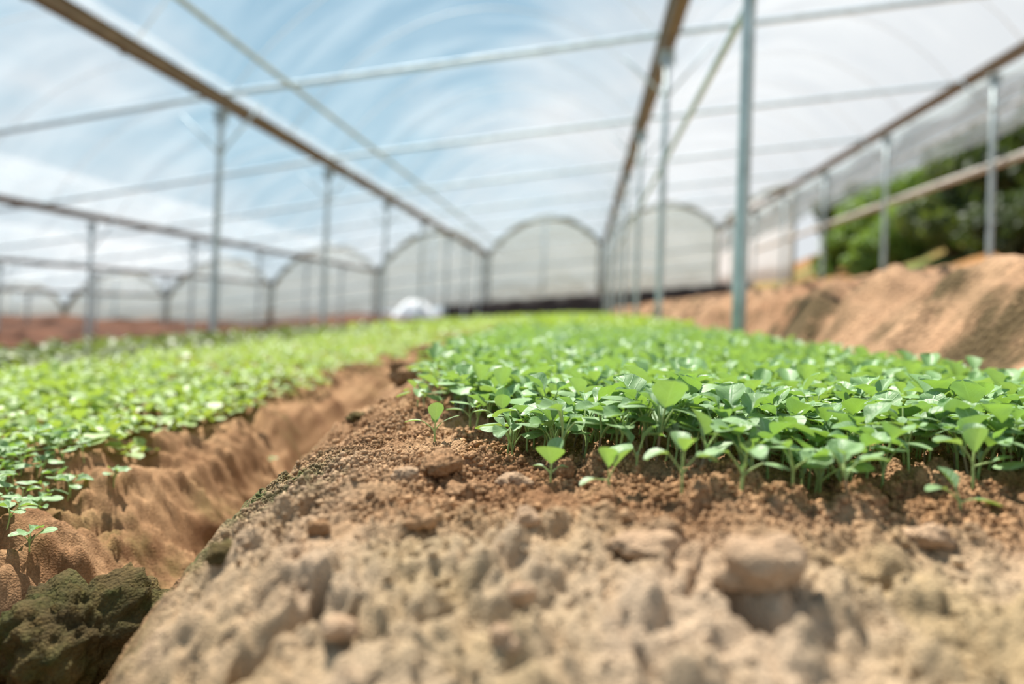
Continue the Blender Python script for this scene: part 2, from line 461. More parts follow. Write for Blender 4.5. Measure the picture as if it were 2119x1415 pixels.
def crumbs():
    n = 260000
    y = .34+.91*rng.random(n); x = x_left(y)-.03+rng.random(n)*(.85-x_left(y))
    bare = (y < np.interp(x, [-.4, -.16, -.08, -.02, .05, .15, .28, .45, .7], [1.3, .98, .86, .76, .70, .68, .67, .67, .69])) | (x < np.interp(y, [.8, 1, 1.5, 2], [-.10, -.16, -.28, -.34]))
    keep = (perlin(x*9+5, y*9)+.5*perlin(x*24, y*24) > -.42) & (x < .72*y+.03) & (x > -.62*y-.05) & (bare | (rng.random(n) < .22)) & (x < .78)
    keep &= .07+.93*sstep(.50, .62, y+.05*perlin(x*6, y*6)) > rng.random(n)
    keep &= (y < .95) | (rng.random(n) < .5)
    x, y = x[keep], y[keep]; n = len(x)
    s = .0006+.0008*rng.random(n)**1.6+.0028*rng.random(n)**10
    z = H(x, y, True)
    nv = len(IV1)
    V = IV1[None]*(1+.25*rng.standard_normal((n, nv, 1)))*s[:, None, None]*rng.uniform(.75, 1.3, (n, 1, 3))
    V = V+np.stack([x, y, z+s*.3+SY*y], -1)[:, None]
    T = IT1[None]+(np.arange(n)*nv)[:, None, None]
    me = mesh_np('soil_crumbs', V.reshape(-1, 3), None, T.reshape(-1, 3), [M_CRUMB])
    cr = detail(x, y, True)[1]; a = me.attributes.new('crust', 'FLOAT', 'POINT'); a.data.foreach_set('value', np.repeat(cr, nv).astype(np.float32)); a = me.attributes.new('moss_shade', 'FLOAT', 'POINT'); a.data.foreach_set('value', np.repeat(moss_bed(x, y), nv).astype(np.float32))
    tag(link('soil_crumbs', me), 'loose soil crumbs scattered over the main bed', 'soil crumbs', kind='stuff')
crumbs()

def n3(V, f, seed):
    return (perlin(V[:, 0]*f+seed, V[:, 1]*f+seed*1.7)+perlin(V[:, 1]*f-seed, V[:, 2]*f+2*seed)+perlin(V[:, 2]*f+seed*.3, V[:, 0]*f-seed))/1.8

def clod(px, py, wpx, label, m=M_CLOD, asp=(1, .9, .75), lump=.25, sink=.14, grain=.05, moss_shade=0., crust=0., name='soil_clod', hi=False):
    x, y = hit(px, py, 4)
    r = wpx/F_PX*y/2*1.2
    V0, T0 = (IV5, IT5) if hi else (IV4, IT4)
    R_ = random.Random(int(px*7+py)); sd = R_.random()*50
    d = np.full(len(V0), .62)
    for k in range(9):
        a_, e_ = R_.uniform(0, 6.28), R_.uniform(-.5, 1.1)
        c_ = np.array([math.cos(a_)*math.cos(e_), math.sin(a_)*math.cos(e_), math.sin(e_)])*R_.uniform(.3, .62)
        q = R_.uniform(.30, .5); nc = V0@c_; ds = q*q-(c_@c_-nc*nc)
        d = np.where(ds > 0, np.maximum(d, nc+np.sqrt(np.maximum(ds, 0))), d)
    d = d*(1+lump*.5*n3(V0, 1.3, sd)+lump*.35*n3(V0, 3.1, sd+9)+grain*1.3*n3(V0, 8, sd+3)+grain*n3(V0, 17, sd+5))
    f1, f2, rv = worley(V0[:, 0]*6+sd+V0[:, 2]*3, V0[:, 1]*6+V0[:, 2]*3)
    d = d+grain*1.3*np.clip(1-(f1/.6)**2, 0, 1)
    V = V0*d[:, None]*r*np.array(asp)
    me = mesh_np(name, V, None, T0, [m])
    for nm, val in (('crust', crust), ('moss_shade', moss_shade)):
        a = me.attributes.new(nm, 'FLOAT', 'POINT'); a.data.foreach_set('value', np.full(len(V), val, np.float32))
    z = float(H(x, y+r*.5, False))
    o = link(name, me, loc=W(x, y+r*.5, z+r*asp[2]*(1-2*sink)))
    o.rotation_euler.z = random.random()*6
    tag(o, label, 'soil clod')
    return o
G = 'soil_clod'
clod(1092, 1105, 66, 'smooth rounded tan clod in front of the seedlings', M_PALE, lump=.18, grain=.02)
clod(868, 1112, 72, 'reddish rounded clod standing alone on the loose soil', M_CLOD, lump=.2, grain=.03)
clod(905, 1000, 92, 'broad crumbly clod just in front of the isolated seedling', M_CLOD, asp=(1, .8, .62), lump=.3, grain=.12)
clod(836, 1005, 52, 'small knobbly grey brown clod beside the broad crumbly clod', M_PALE, lump=.3, grain=.12)
clod(1070, 1020, 84, 'smooth low clod left of the pair of front seedlings', M_PALE, asp=(1, .8, .6), grain=.05, sink=.35)
clod(1172, 1005, 40, 'dark upright crumbly clod between two front seedlings', M_CLOD, asp=(.85, .8, 1.35), lump=.3, grain=.14)
clod(960, 1030, 70, 'flat lumpy clod below the broad crumbly clod', M_CLOD, asp=(1.2, .8, .5), lump=.35, grain=.06, sink=.3)
clod(650, 1120, 52, 'grainy clod on the sunlit shoulder of the bed', M_CLOD, lump=.3, grain=.1)
clod(1080, 1275, 78, 'blurred round clod behind the nearest one on the cracked crust', M_PALE, lump=.2, grain=.02)
clod(1040, 1375, 88, 'nearest round clod on the cracked crust at the bed end', M_PALE, lump=.2, grain=.02)
clod(1585, 1255, 175, 'largest pale clod, split by a deep shadowed crack', M_PALE, asp=(1, 1.0, .85), lump=.3, grain=.015, sink=.3)
clod(1340, 1165, 120, 'wide brown clod on the crust left of the largest pale clod', M_PALE, asp=(1.25, .9, .5), lump=.3, grain=.04, sink=.2)
clod(1925, 1155, 76, 'small pinkish clod on the crust in front of the crop', M_PALE, asp=(1.2, 1, .7), lump=.25, grain=.02)
clod(690, 1352, 95, 'blurred clod with a dark hollow under it near the long crack', M_PALE, asp=(1, .9, .65), lump=.3, grain=.02, sink=.2)
clod(845, 790, 82, 'crumbly clod on the bed shoulder below a tiny seedling', M_CLOD, lump=.35, grain=.15, asp=(1.2, 1, .7))
clod(895, 758, 60, 'crumbly clod behind the one on the bed shoulder', M_CLOD, lump=.35, grain=.15, asp=(1.2, 1, .7))
clod(940, 722, 56, 'farthest crumbly clod on the edge of the main bed', M_CLOD, lump=.35, grain=.15, asp=(1.3, 1, .7))
clod(740, 870, 60, 'dark lump on the shaded shoulder of the bed', M_DARKCLOD, lump=.35, grain=.12, asp=(1.3, 1, .5), sink=.35, moss_shade=.3)
clod(470, 1165, 70, 'mossy lump on the edge of the main bed above the furrow', M_DARKCLOD, lump=.35, grain=.12, asp=(1.3, 1, .6), sink=.35, moss_shade=.5)
clod(85, 1500, 360, 'big dark mossy soil block in the furrow', M_DARKCLOD, asp=(1.05, .9, .9), lump=.32, grain=.07, moss_shade=.8, hi=True, sink=.12)

# ------------------------------------------------------------------ seedlings
def blade(L, Wd, nu=9, nv=7, cup=.15, droop=.2, notch=0., fat=.5, serr=0., fold=.2, wave=0., ph=0.):
    """a leaf blade from the origin along +x, upper side towards +z"""
    s = np.linspace(0, 1, nu); s = .45*s+.55*(1-np.cos(np.pi*s))/2; t = np.linspace(-1, 1, nv)
    w = np.clip(np.sin(np.pi*np.clip(s, 0, 1)**fat), 0, 1)**.58
    w[0] = .06; w[-1] = max(w[-1], .03)
    w = w*(1+serr*np.sin(s*24+ph))
    S, T = np.meshgrid(s, t, indexing='ij')
    Wm = w[:, None]*Wd/2
    X = S*L - notch*L*(S**6)*(1-np.abs(T))**1.6 - (1-S)**2*0
    Y = T*Wm
    Z = cup*Wd*(T**2)*np.sin(np.pi*S**.8) + fold*Wd*np.abs(T)*S*(1-S)*1.2 - droop*L*S**2 + wave*Wd*np.sin(S*11+T*2.3+ph)*np.abs(T)
    return np.stack([X, Y, Z], -1)

def rot_y(P, a):  # raise the blade's tip by a
    c, s = math.cos(a), math.sin(a)
    return np.stack([P[..., 0]*c-P[..., 2]*s, P[..., 1], P[..., 0]*s+P[..., 2]*c], -1)
def rot_z(P, a):
    c, s = math.cos(a), math.sin(a)
    return np.stack([P[..., 0]*c-P[..., 1]*s, P[..., 0]*s+P[..., 1]*c, P[..., 2]], -1)

def petiole_pts(base, az, out, up, n=5):
    t = np.linspace(0, 1, n)
    r = out*t**1.3; z = up*t**.85
    return np.stack([base[0]+r*math.cos(az), base[1]+r*math.sin(az), base[2]+z], -1)

def plant_spec(kind, R):
    """stem height and leaves: (cotyledon?, azimuth, petiole out, petiole up, tilt, blade kwargs)"""
    a0 = R.uniform(0, 6.28); lv = []
    big = {'full': 1., 'mid': .9, 'young': .75}[kind]
    h = R.uniform(.013, .020) if kind != 'young' else R.uniform(.008, .014)
    for k in range(2):
        L = R.uniform(.020, .029)*(.8 if kind == 'young' else 1)
        lv.append((True, a0+math.pi*k+R.uniform(-.4, .4), R.uniform(.008, .015), R.uniform(.014, .028)*(.7 if kind == 'young' else 1), R.uniform(-.12, .42),
                   dict(L=L, Wd=L*R.uniform(1.0, 1.4), cup=R.uniform(-.10, .12), droop=R.uniform(.12, .5), notch=R.uniform(.08, .24), fat=R.uniform(1.2, 1.5), fold=R.uniform(-.2, .2), ph=R.uniform(0, 6))))
    n = 3 if kind == 'full' else 2 if kind == 'mid' else 1
    for k in range(n):
        L = R.uniform(.018, .031)*big*(.7 if k == 2 else 1)
        lv.append((False, a0+math.pi/2+(math.pi*k if k < 2 else .9)+R.uniform(-.5, .5), R.uniform(.004, .011), R.uniform(.012, .030)*big, R.uniform(.1, 1.2),
                   dict(L=L, Wd=L*R.uniform(.66, .92), cup=R.uniform(.08, .3), droop=R.uniform(0, .35), fat=R.uniform(1.05, 1.3), serr=.035, fold=R.uniform(.1, .6), wave=R.uniform(.02, .07), ph=R.uniform(0, 6))))
    return h, lv

def grid_uv(me, nu, nv):
    vi = np.zeros(len(me.loops), np.int32); me.loops.foreach_get('vertex_index', vi)
    uv = np.stack([(vi//nv)/(nu-1), (vi % nv)/(nv-1)], -1).astype(np.float32)
    me.uv_layers.new(name='UVMap').data.foreach_set('uv', uv.ravel())

def add_leaf(h, L, root):
    """a leaf (its blade) with its stalk as a sub-part"""
    cot, az, out, up, tilt, kw = L
    name = 'cotyledon' if cot else 'leaf'
    P = petiole_pts((0, 0, h), az, out, up)
    B = blade(**{**dict(nu=14, nv=11), **kw})
    B = rot_z(rot_y(B, tilt), az)+P[-1]-np.array([math.cos(az), math.sin(az), 0])*.0004
    b = MB(); b.grid(B)
    me = b.mesh(name, M_COT if cot else M_LEAF); grid_uv(me, *B.shape[:2])
    o = link(name, me, root)
    b = MB(); b.tube(P, np.linspace(.00095, .0007, len(P)), 6, cap=False)
    link('petiole', b.mesh('petiole', M_STEM), o)

def make_seedling(kind, seed):
    R = random.Random(seed)
    h, lv = plant_spec(kind, R)
    root = bpy.data.objects.new('seedling', None); col.objects.link(root)
    root.empty_display_size = .01
    b = MB(); bend = R.uniform(-.003, .003)
    b.tube([(bend*.6, bend*.3, -.012), (bend*.4, 0, 0), (bend*.2, 0, h*.5), (0, 0, h), (0, 0, h+.004)], [.0013, .0013, .0012, .0012, .0008], 8)
    link('stem', b.mesh('stem', M_STEM if seed % 3 else M_STEM_P), root)
    for L in lv: add_leaf(h, L, root)
    if kind != 'young' or seed % 2:
        bud = blade(.009, .005, 6, 5, cup=.5, droop=-.1, fold=.5)
        b = MB(); b.grid(rot_z(rot_y(bud, 1.2), R.uniform(0, 6))+np.array([0, 0, h+.002]))
        link('leaf_bud', b.mesh('leaf_bud', M_LEAF), root)
    return root

def copy_tree(o):
    c = o.copy(); col.objects.link(c)
    for ch in o.children:
        d = ch.copy(); col.objects.link(d); d.parent = c
        for g in ch.children:
            e = g.copy(); col.objects.link(e); e.parent = d
    return c

PROTO = [('full', s) for s in range(1, 9)]+[('mid', s) for s in range(20, 24)]+[('young', s) for s in range(40, 44)]
protos = {}
def seedling(x, y, kind=None, seed=None, size=1., rz=None, label=None, group=None, tilt=(0, 0)):
    if kind is None: kind, seed = random.choice(PROTO[:12])
    if seed is None: seed = random.choice([s for k, s in PROTO if k == kind])
    if (kind, seed) in protos: o = copy_tree(protos[(kind, seed)])
    else: o = protos[(kind, seed)] = make_seedling(kind, seed)
    o.location = W(x, y, float(H(x, y, True))); o.scale = (size,)*3
    o.rotation_euler = (tilt[0]+random.gauss(0, .1), tilt[1]+random.gauss(0, .1), random.uniform(0, 6.28) if rz is None else rz)
    tag(o, label, 'seedling'); o.pop('group', None)
    if group: o['group'] = group
    return o

# the ones that can be singled out, along the edge of the crop
def hero(px, py, kind, seed, size, label, rz=None, tilt=(0, 0)):
    x, y = hit(px, py, 8)
    heroes.append((x, y))
    return seedling(x, y, kind, seed, size, rz, label, tilt=tilt)
heroes = []

def hero_custom(px, py, h, leaves, label, size=1.):
    """a seedling whose leaves are set out one by one"""
    x, y = hit(px, py, 8); heroes.append((x, y))
    root = bpy.data.objects.new('seedling', None); col.objects.link(root)
    b = MB(); b.tube([(0, 0, -.012), (0, 0, 0), (.0004, 0, h*.5), (0, 0, h), (0, 0, h+.004)], [.0014, .0014, .0013, .0013, .0008], 8)
    link('stem', b.mesh('stem', M_STEM), root)
    for L in leaves: add_leaf(h, L, root)
    root.location = W(x, y, float(H(x, y, True))); root.scale = (size,)*3
    return tag(root, label, 'seedling')

PI = math.pi
hero_custom(898, 930, .016, [
    (True, PI*1.02, .016, .013, .0, dict(L=.021, Wd=.011, cup=.1, droop=.12, notch=.1, fat=1.3)),
    (True, .12, .008, .012, .55, dict(L=.023, Wd=.011, cup=-.05, droop=.15, notch=.12, fat=1.3)),
    (False, PI*1.62, .002, .014, 1.25, dict(L=.024, Wd=.019, cup=.15, droop=.05, fat=1.3, serr=.03, fold=.3)),
    (False, PI*.55, .005, .010, 1.2, dict(L=.015, Wd=.011, cup=.3, droop=0, fat=1.15, serr=.03, fold=.5, wave=.08))],
    'isolated seedling standing apart on bare soil at the crop corner')
hero_custom(1036, 922, .012, [
    (True, PI*1.03, .017, .018, .02, dict(L=.019, Wd=.010, cup=.1, droop=.12, notch=.1, fat=1.3)),
    (True, .1, .006, .016, .45, dict(L=.018, Wd=.010, cup=-.05, droop=.1, notch=.12, fat=1.3)),
    (False, PI*1.55, .002, .018, 1.2, dict(L=.024, Wd=.020, cup=.15, droop=.05, fat=1.35, serr=.03, fold=.3)),
    (False, PI*.5, .003, .022, 1.3, dict(L=.026, Wd=.019, cup=.15, droop=.0, fat=1.15, serr=.03, fold=.3))],
    'seedling with two narrow spread seed leaves, third along from the isolated one')
hero_custom(972, 888, .014, [
    (True, PI*1.0, .010, .010, .1, dict(L=.024, Wd=.013, cup=.05, droop=.12, notch=.12, fat=1.3)),
    (False, .5, .006, .012, 1.0, dict(L=.025, Wd=.022, cup=.15, droop=.1, fat=1.15, serr=.03, fold=.3)),
    (False, PI*1.3, .002, .012, 1.3, dict(L=.018, Wd=.010, cup=.3, droop=.0, fat=1.15, serr=.03, fold=.5))],
    'seedling with one seed leaf pointing at the isolated seedling')
hero_custom(1138, 1015, .012, [
    (False, PI*1.45, .002, .012, 1.0, dict(L=.026, Wd=.032, cup=.12, droop=.1, fat=1.35, fold=.2)),
    (False, PI*.35, .006, .020, 1.1, dict(L=.022, Wd=.019, cup=.1, droop=.05, fat=1.15, fold=.3)),
    (True, .2, .008, .008, .2, dict(L=.012, Wd=.010, cup=.1, droop=.2, notch=.1, fat=1.3)),
    (True, PI*.95, .008, .008, .2, dict(L=.012, Wd=.010, cup=.1, droop=.2, notch=.1, fat=1.3))],
    'yellow green seedling with a broad upright leaf beside the dark clod', .85)
hero_custom(1258, 1030, .012, [
    (False, PI*1.42, .003, .014, 1.05, dict(L=.027, Wd=.020, cup=.2, droop=.1, fat=1.3, fold=.4)),
    (False, -.15, .006, .014, .95, dict(L=.027, Wd=.021, cup=.2, droop=.1, fat=1.3, fold=.4)),
    (True, PI*1.12, .014, .002, -.1, dict(L=.018, Wd=.015, cup=.1, droop=.25, notch=.25, fat=1.3))],
    'seedling with one notched leaf lying on the soil at the crop front', .85)
hero_custom(1410, 1030, .020, [
    (True, PI*1.05, .014, .022, .1, dict(L=.024, Wd=.028, cup=.1, droop=.35, notch=.2, fat=1.35)),
    (True, .2, .013, .020, .1, dict(L=.022, Wd=.026, cup=.1, droop=.3, notch=.2, fat=1.35)),
    (False, PI*1.6, .004, .026, .8, dict(L=.024, Wd=.02, cup=.2, droop=.2, fat=1.15, fold=.4)),
    (False, PI*.55, .005, .026, .9, dict(L=.024, Wd=.02, cup=.2, droop=.2, fat=1.15, fold=.4))],
    'tall blurred seedling with drooping pale leaves at the crop front', .85)
hero_custom(1985, 1062, .008, [
    (True, PI*1.12, .015, .012, .25, dict(L=.020, Wd=.014, cup=.1, droop=.3, notch=.1, fat=1.3)),
    (True, .02, .010, .004, -.05, dict(L=.026, Wd=.012, cup=.1, droop=.15, notch=.1, fat=1.3)),
    (False, PI*.7, .004, .012, .9, dict(L=.022, Wd=.016, cup=.2, droop=.1, fat=1.15, fold=.4))],
    'low seedling nearest the camera with two spread bluish leaves', .95)
hero_custom(2012, 1030, .016, [
    (True, PI*1.05, .012, .02, .3, dict(L=.026, Wd=.022, cup=.15, droop=.2, notch=.2, fat=1.35)),
    (False, PI*1.45, .003, .014, 1.1, dict(L=.028, Wd=.020, cup=.3, droop=.05, fat=1.15, fold=.5)),
    (False, PI*.35, .005, .022, 1.0, dict(L=.022, Wd=.019, cup=.2, droop=.1, fat=1.15, fold=.4)),
    (True, .1, .018, .006, .35, dict(L=.02, Wd=.010, cup=.1, droop=.1, notch=.1, fat=1.3))],
    'upright seedling right behind the low nearest one', .95)
hero(1640, 1045, 'young', 40, 1.15, 'small seedling with one pale leaf held low in front of the crop, right of centre')
hero(1535, 1025, 'young', 41, 1.2, 'small seedling with pale bluish curled leaf at the crop front')
hero(1880, 985, 'mid', 20, 1.1, 'seedling at the edge of a bare dark gap in the crop front')
hero(1775, 945, 'full', 3, 1.1, 'tall seedling at the far side of the bare dark gap')
hero(852, 775, 'young', 42, 1., 'tiny seedling on the crumbly clod at the bed shoulder')
hero(885, 822, 'mid', 21, 1.1, 'seedling at the crop edge behind the isolated seedling')
hero(925, 735, 'young', 43, 1.3, 'small seedling on the far crumbly edge of the main bed')
hero(930, 800, 'mid', 22, 1.1, 'seedling with a wide gap before it, inside the crop edge near the shoulder')

# the dense crop: the largest in view one by one, the rest as one mass
def crop_front(x):
    return np.interp(x, [-.4, -.16, -.08, -.02, .05, .15, .28, .45, .7], [1.15, .92, .80, .69, .63, .61, .60, .60, .62])
def crop_left(y):
    return np.interp(y, [.6, .8, 1.0, 1.5, 2, 3, 6, 30], [-.05, -.13, -.21, -.32, -.38, -.43, -.5, -.6])

def scatter(x0, x1, y0, y1, sp):
    nx, ny = int((x1-x0)/sp), int((y1-y0)/sp)
    gx, gy = np.meshgrid(np.arange(nx), np.arange(ny))
    x = x0+(gx+.5*(gy % 2)+rng.uniform(.05, .95, gx.shape))*sp; y = y0+(gy+rng.uniform(.05, .95, gx.shape))*sp
    return x.ravel(), y.ravel()

x, y = scatter(-.5, .74, .58, 1.75, .0278)
gap = (np.hypot((x-.30)/.06, (y-.63)/.045) < 1) | (np.hypot((x-.36)/.05, (y-.60)/.03) < 1)
ok = (y > crop_front(x)+.012*rng.standard_normal(len(x))) & (x > crop_left(y)+.012*rng.standard_normal(len(x))) & ~gap
for hx, hy in heroes: ok &= np.hypot(x-hx, (y-hy)*.6) > .027
# thin out by the very edge
edge = np.minimum((y-crop_front(x))/.08, (x-crop_left(y))/.08)
ok &= rng.random(len(x)) < np.clip(.45+.6*edge, .3, 1)
x, y = x[ok], y[ok]
inview = (x < .685*y+.06) & (x > -.85*y)
xo, yo = x[~inview], y[~inview]
x, y = x[inview], y[inview]
o_ = np.argsort(y); x, y = x[o_], y[o_]
NEAR = 208
for k in range(min(NEAR, len(x))):
    fr = y[k]-crop_front(x[k]) < .06
    if fr: seedling(float(x[k]), float(y[k]), size=random.uniform(.85, 1.15), label='brassica seedling in the thin front fringe of the crop on the main bed', group='front fringe seedlings of the main bed')
    elif y[k] < .86: seedling(float(x[k]), float(y[k]), size=random.uniform(.92, 1.28), label='brassica seedling in the dense near rows of the main bed crop', group='near seedlings of the main bed')
    else: seedling(float(x[k]), float(y[k]), size=random.uniform(.92, 1.28), label='brassica seedling in the dense crop behind the near rows of the main bed', group='middle seedlings of the main bed')
rest = (np.concatenate([x[NEAR:], xo]), np.concatenate([y[NEAR:], yo]))
print('individual', min(NEAR, len(x)), 'of', len(x), 'reach', y[min(NEAR, len(x))-1])

def mass(name, X, Y, size, m, label, cat, nu=6, nv=5, leaves=4, variants=24, spread=1.):
    """a crop nobody could count, as one mesh"""
    Z = H(X, Y, False)+SY*Y
    n = len(X)
    vi = rng.integers(0, variants, n); rz = rng.uniform(0, 6.28, n); sc = size*rng.uniform(.8, 1.2, n)
    VV, QQ = [], []; off = 0
    for v in range(variants):
        R = random.Random(900+v)
        b = MB()
        h, lv = plant_spec('full' if leaves > 3 else 'mid', R)
        lv = lv[:leaves]
        for L in lv:
            cot, az, out, up, tilt, kw = L
            kw = dict(kw); kw['L'] *= spread; kw['Wd'] *= spread
            P = petiole_pts((0, 0, h), az, out, up)
            b.grid(rot_z(rot_y(blade(**{**dict(nu=nu, nv=nv), **kw}), tilt), az)+P[-1])
        if nu > 5: b.tube([(0, 0, -.005), (0, 0, h), (.002, 0, h+.012)], [.0013, .0012, .001], 4, cap=False)
        V = np.concatenate(b.v); Q = np.concatenate(b.q)
        idx = np.where(vi == v)[0]
        if not len(idx): continue
        c, s = np.cos(rz[idx])[:, None], np.sin(rz[idx])[:, None]; k = sc[idx][:, None]
        P = np.stack([(V[:, 0]*c-V[:, 1]*s)*k+X[idx][:, None], (V[:, 0]*s+V[:, 1]*c)*k+Y[idx][:, None], V[:, 2]*k+Z[idx][:, None]], -1)
        VV.append(P.reshape(-1, 3)); QQ.append((Q[None]+(off+np.arange(len(idx))*len(V))[:, None, None]).reshape(-1, 4)); off += len(idx)*len(V)
    me = mesh_np(name, np.concatenate(VV), np.concatenate(QQ), None, [m])
    return tag(link(name, me), label, cat, kind='stuff')

x2, y2 = scatter(-.62, .74, 1.75, 4.0, .034)
ok = (x2 > crop_left(y2)) & (x2 < .72+.02*perlin(y2*5, y2*0)); x2, y2 = x2[ok], y2[ok]
xa = np.concatenate([rest[0], x2]); ya = np.concatenate([rest[1], y2])
x3, y3 = scatter(-.8, .72, 4.0, 12, .062); ok = (x3 > crop_left(y3)) & (x3 < .64); x3, y3 = x3[ok], y3[ok]
x4, y4 = scatter(-.8, .72, 12, 27, .12); ok = (x4 > crop_left(y4)) & (x4 < .62); x4, y4 = x4[ok], y4[ok]
mass('seedling_crop', xa, ya, 1.16, M_CROP, 'rest of the dense seedling crop running back along the main bed', 'seedling crop', leaves=5)
XF = np.concatenate([x3, x4]); YF = np.concatenate([y3, y4])
mass('distant_crop', XF, YF, 1.5, M_CROPFAR, 'distant light green end of the crop on the main bed', 'seedling crop', nu=4, nv=3, leaves=5, spread=1.3)

# the neighbouring bed across the furrow
def left_front(y): return x_left(y)-.385+.03*np.sin(y*9)-.05*np.clip(1-y, 0, 1)
x5, y5 = scatter(-2.1, -.5, .5, 2.2, .030)
ok = (x5 < left_front(y5)+.02*rng.standard_normal(len(x5))) & (x5 > x_left(y5)-1.33) 
x5, y5 = x5[ok], y5[ok]
d_ = y5-.45*x5; o_ = np.argsort(y5+.25*np.abs(x5-left_front(y5))+5*(x5 < -.86*y5-.1))
x5, y5 = x5[o_], y5[o_]
NL = 62
for k in range(NL):
    near_edge = left_front(y5[k])-x5[k] < .05
    if near_edge: seedling(float(x5[k]), float(y5[k]), kind='mid', size=random.uniform(.6, .8), label='small seedling along the furrow edge of the neighbouring bed', group='furrow edge seedlings of the neighbouring bed')
    else: seedling(float(x5[k]), float(y5[k]), kind='mid', size=random.uniform(.65, .85), label='blurred small seedling within the near end of the neighbouring bed', group='near seedlings of the neighbouring bed')
x6, y6 = scatter(-2.2, -.5, 2.2, 5.5, .045); ok = (x6 < left_front(y6)) & (x6 > x_left(y6)-1.33); x6, y6 = x6[ok], y6[ok]
x7, y7 = scatter(-2.4, -.5, 5.5, 25, .11); ok = (x7 < left_front(y7)) & (x7 > x_left(y7)-1.33); x7, y7 = x7[ok], y7[ok]
mass('seedling_carpet', np.concatenate([x5[NL:], x6]), np.concatenate([y5[NL:], y6]), .85, M_CROPFAR, 'blurred bright green seedling carpet covering the neighbouring bed', 'seedling crop', nu=5, nv=3, leaves=4, spread=1.15)
mass('distant_carpet', x7, y7, 1.7, M_CROPFAR, 'far end of the bright green carpet on the neighbouring bed', 'seedling crop', nu=4, nv=3, leaves=4, spread=1.4)
for px, py, lb in [(60, 1150, 'lone seedling low on the slope below the neighbouring crop'), (15, 1105, 'seedling at the foot of the neighbouring crop beside the lone one'),
                   (560, 965, 'stray tiny seedling on the furrow slope'), (235, 1010, 'first straggler below the furrow edge of the neighbouring crop'), (145, 1030, 'second straggler below the furrow edge of the neighbouring crop')]:
    hx, hy = hit(px, py, 5); seedling(hx, hy, 'mid', 22, .7 if 'tiny' not in lb else .4, label=lb)
x8, y8 = scatter(-3.7, -1.8, 2.0, 22, .075); ok = (x8 < x_left(y8)-1.58) & (x8 > x_left(y8)-2.8) & (rng.random(len(x8)) < .8)
mass('dull_crop', x8[ok], y8[ok], 1.6, M_CROPDARK, 'dull dark green crop strip beyond the bright green bed', 'crop', nu=4, nv=3, leaves=4, spread=1.3)
hx, hy = hit(1462, 690, 12)
seedling(.74, 2.9, 'full', 5, 1.6, label='tall stray plant at the foot of the earth bank')

# ------------------------------------------------------------------ greenhouse frame
ROWS = [7.1, 10.25, 13.4, 16.5, 19.6, 22.7, 25.8]
GUT = {'h': (-21.3, -.55), 'g': (-16.9, .08), 'e': (-12.5, .70), 'd': (-8.15, 1.29), 'c': (-3.78, 2.02), 'b': (.72, 2.62), 'a': (4.9, 3.13)}
def gut_z(x):
    xs = [v[0] for v in GUT.values()]; zs = [v[1] for v in GUT.values()]
    return float(np.interp(x, xs, zs)) if x <= 4.9 else 3.13+.13*(x-4.9)

ORD = ['first', 'second', 'third', 'fourth', 'fifth', 'sixth', 'seventh', 'eighth', 'ninth']
ROWNAME = {'a': 'in the row below the wooded hill', 'b': 'in the row in the tan earth bank',
           'c': 'in the row beside the dull crop strip', 'd': 'in the row at the red earth bank',
           'e': 'in the row behind the red bank', 'g': 'in the farthest row beyond the red bank'}

def post(key, k, y):
    x, zt = GUT[key]
    zb = float(H(x, y))
    root = bpy.data.objects.new('greenhouse_post', None); col.objects.link(root); root.location = W(x, y, zb)
    h = zt-zb-.05
    b = MB(); b.tube([(0, 0, -.25), (0, 0, .3), (0, 0, h*.6), (0, 0, h-.03)], .032, 14); link('post_tube', b.mesh('post_tube', M_GALV), root)
    b = MB(); b.box((-.07, -.05, h-.045), (.07, .05, h-.025)); b.box((-.075, -.004, h-.16), (.075, .004, h-.04)); link('cap_plate', b.mesh('cap_plate', M_GALV, False), root)
    b = MB(); b.tube([(0, 0, h-.46), (0, 0, h-.42)], .042, 14); link('clamp', b.mesh('clamp', M_GALV), root)
    for s in (-1, 1):
        sl = .14
        b = MB(); b.tube([(s*.03, 0, h-.44), (s*.42, 0, h-.02+s*.42*sl)], .012, 8)
        link('knee_brace', b.mesh('knee_brace', M_PIPE), root)
    tag(root, '%s galvanised post, counted from the near end, %s' % (ORD[k], ROWNAME[key]), 'post', 'posts '+ROWNAME[key][7:] if False else None)
    return root
for key, rows in {'c': ROWS, 'b': [3.46]+ROWS, 'a': [9.35, 12.5, 15.6, 18.7, 21.8, 24.9], 'd': [11.25, 14.4, 17.5, 20.6, 23.7],
                  'e': [14.4, 17.5, 20.6, 23.7], 'g': [17.5, 20.6, 23.7]}.items():
    for k, y in enumerate(rows): post(key, k, y)

def gutter(key, y0, y1, label, w=.15, d=.085):
    x, z = GUT[key]
    pr = np.array([(-w/2-.02, 0), (-w/2, 0), (-w*.3, -d), (w*.3, -d), (w/2, 0), (w/2+.02, 0), (w/2+.02, .006), (w/2-.006, .006), (w*.3-.004, -d+.008), (-w*.3+.004, -d+.008), (-w/2+.006, .006), (-w/2-.02, .006)])
    P = np.stack([np.stack([x+np.append(pr[:, 0], pr[0, 0]), np.full(13, yy), z+.06+np.append(pr[:, 1], pr[0, 1])], -1) for yy in np.linspace(y0, y1, 30)])
    b = MB(); b.grid(P)
    root = bpy.data.objects.new('gutter', None); col.objects.link(root); root.location = W(x, y0, z)
    me = b.mesh('channel', M_GUT, False, True); me.transform(Matrix.Translation(-root.location)); link('channel', me, root)
    for yy in np.arange(y0+.4, min(y1, 16), 1.05):
        b = MB(); b.box((x-w*.36, yy-.02, z+.06-d-.012), (x+w*.36, yy+.02, z+.06-d+.0))
        me = b.mesh('joint_strap', M_GUT, False, True); me.transform(Matrix.Translation(-root.location)); link('joint_strap', me, root)
    tag(root, label, 'gutter')
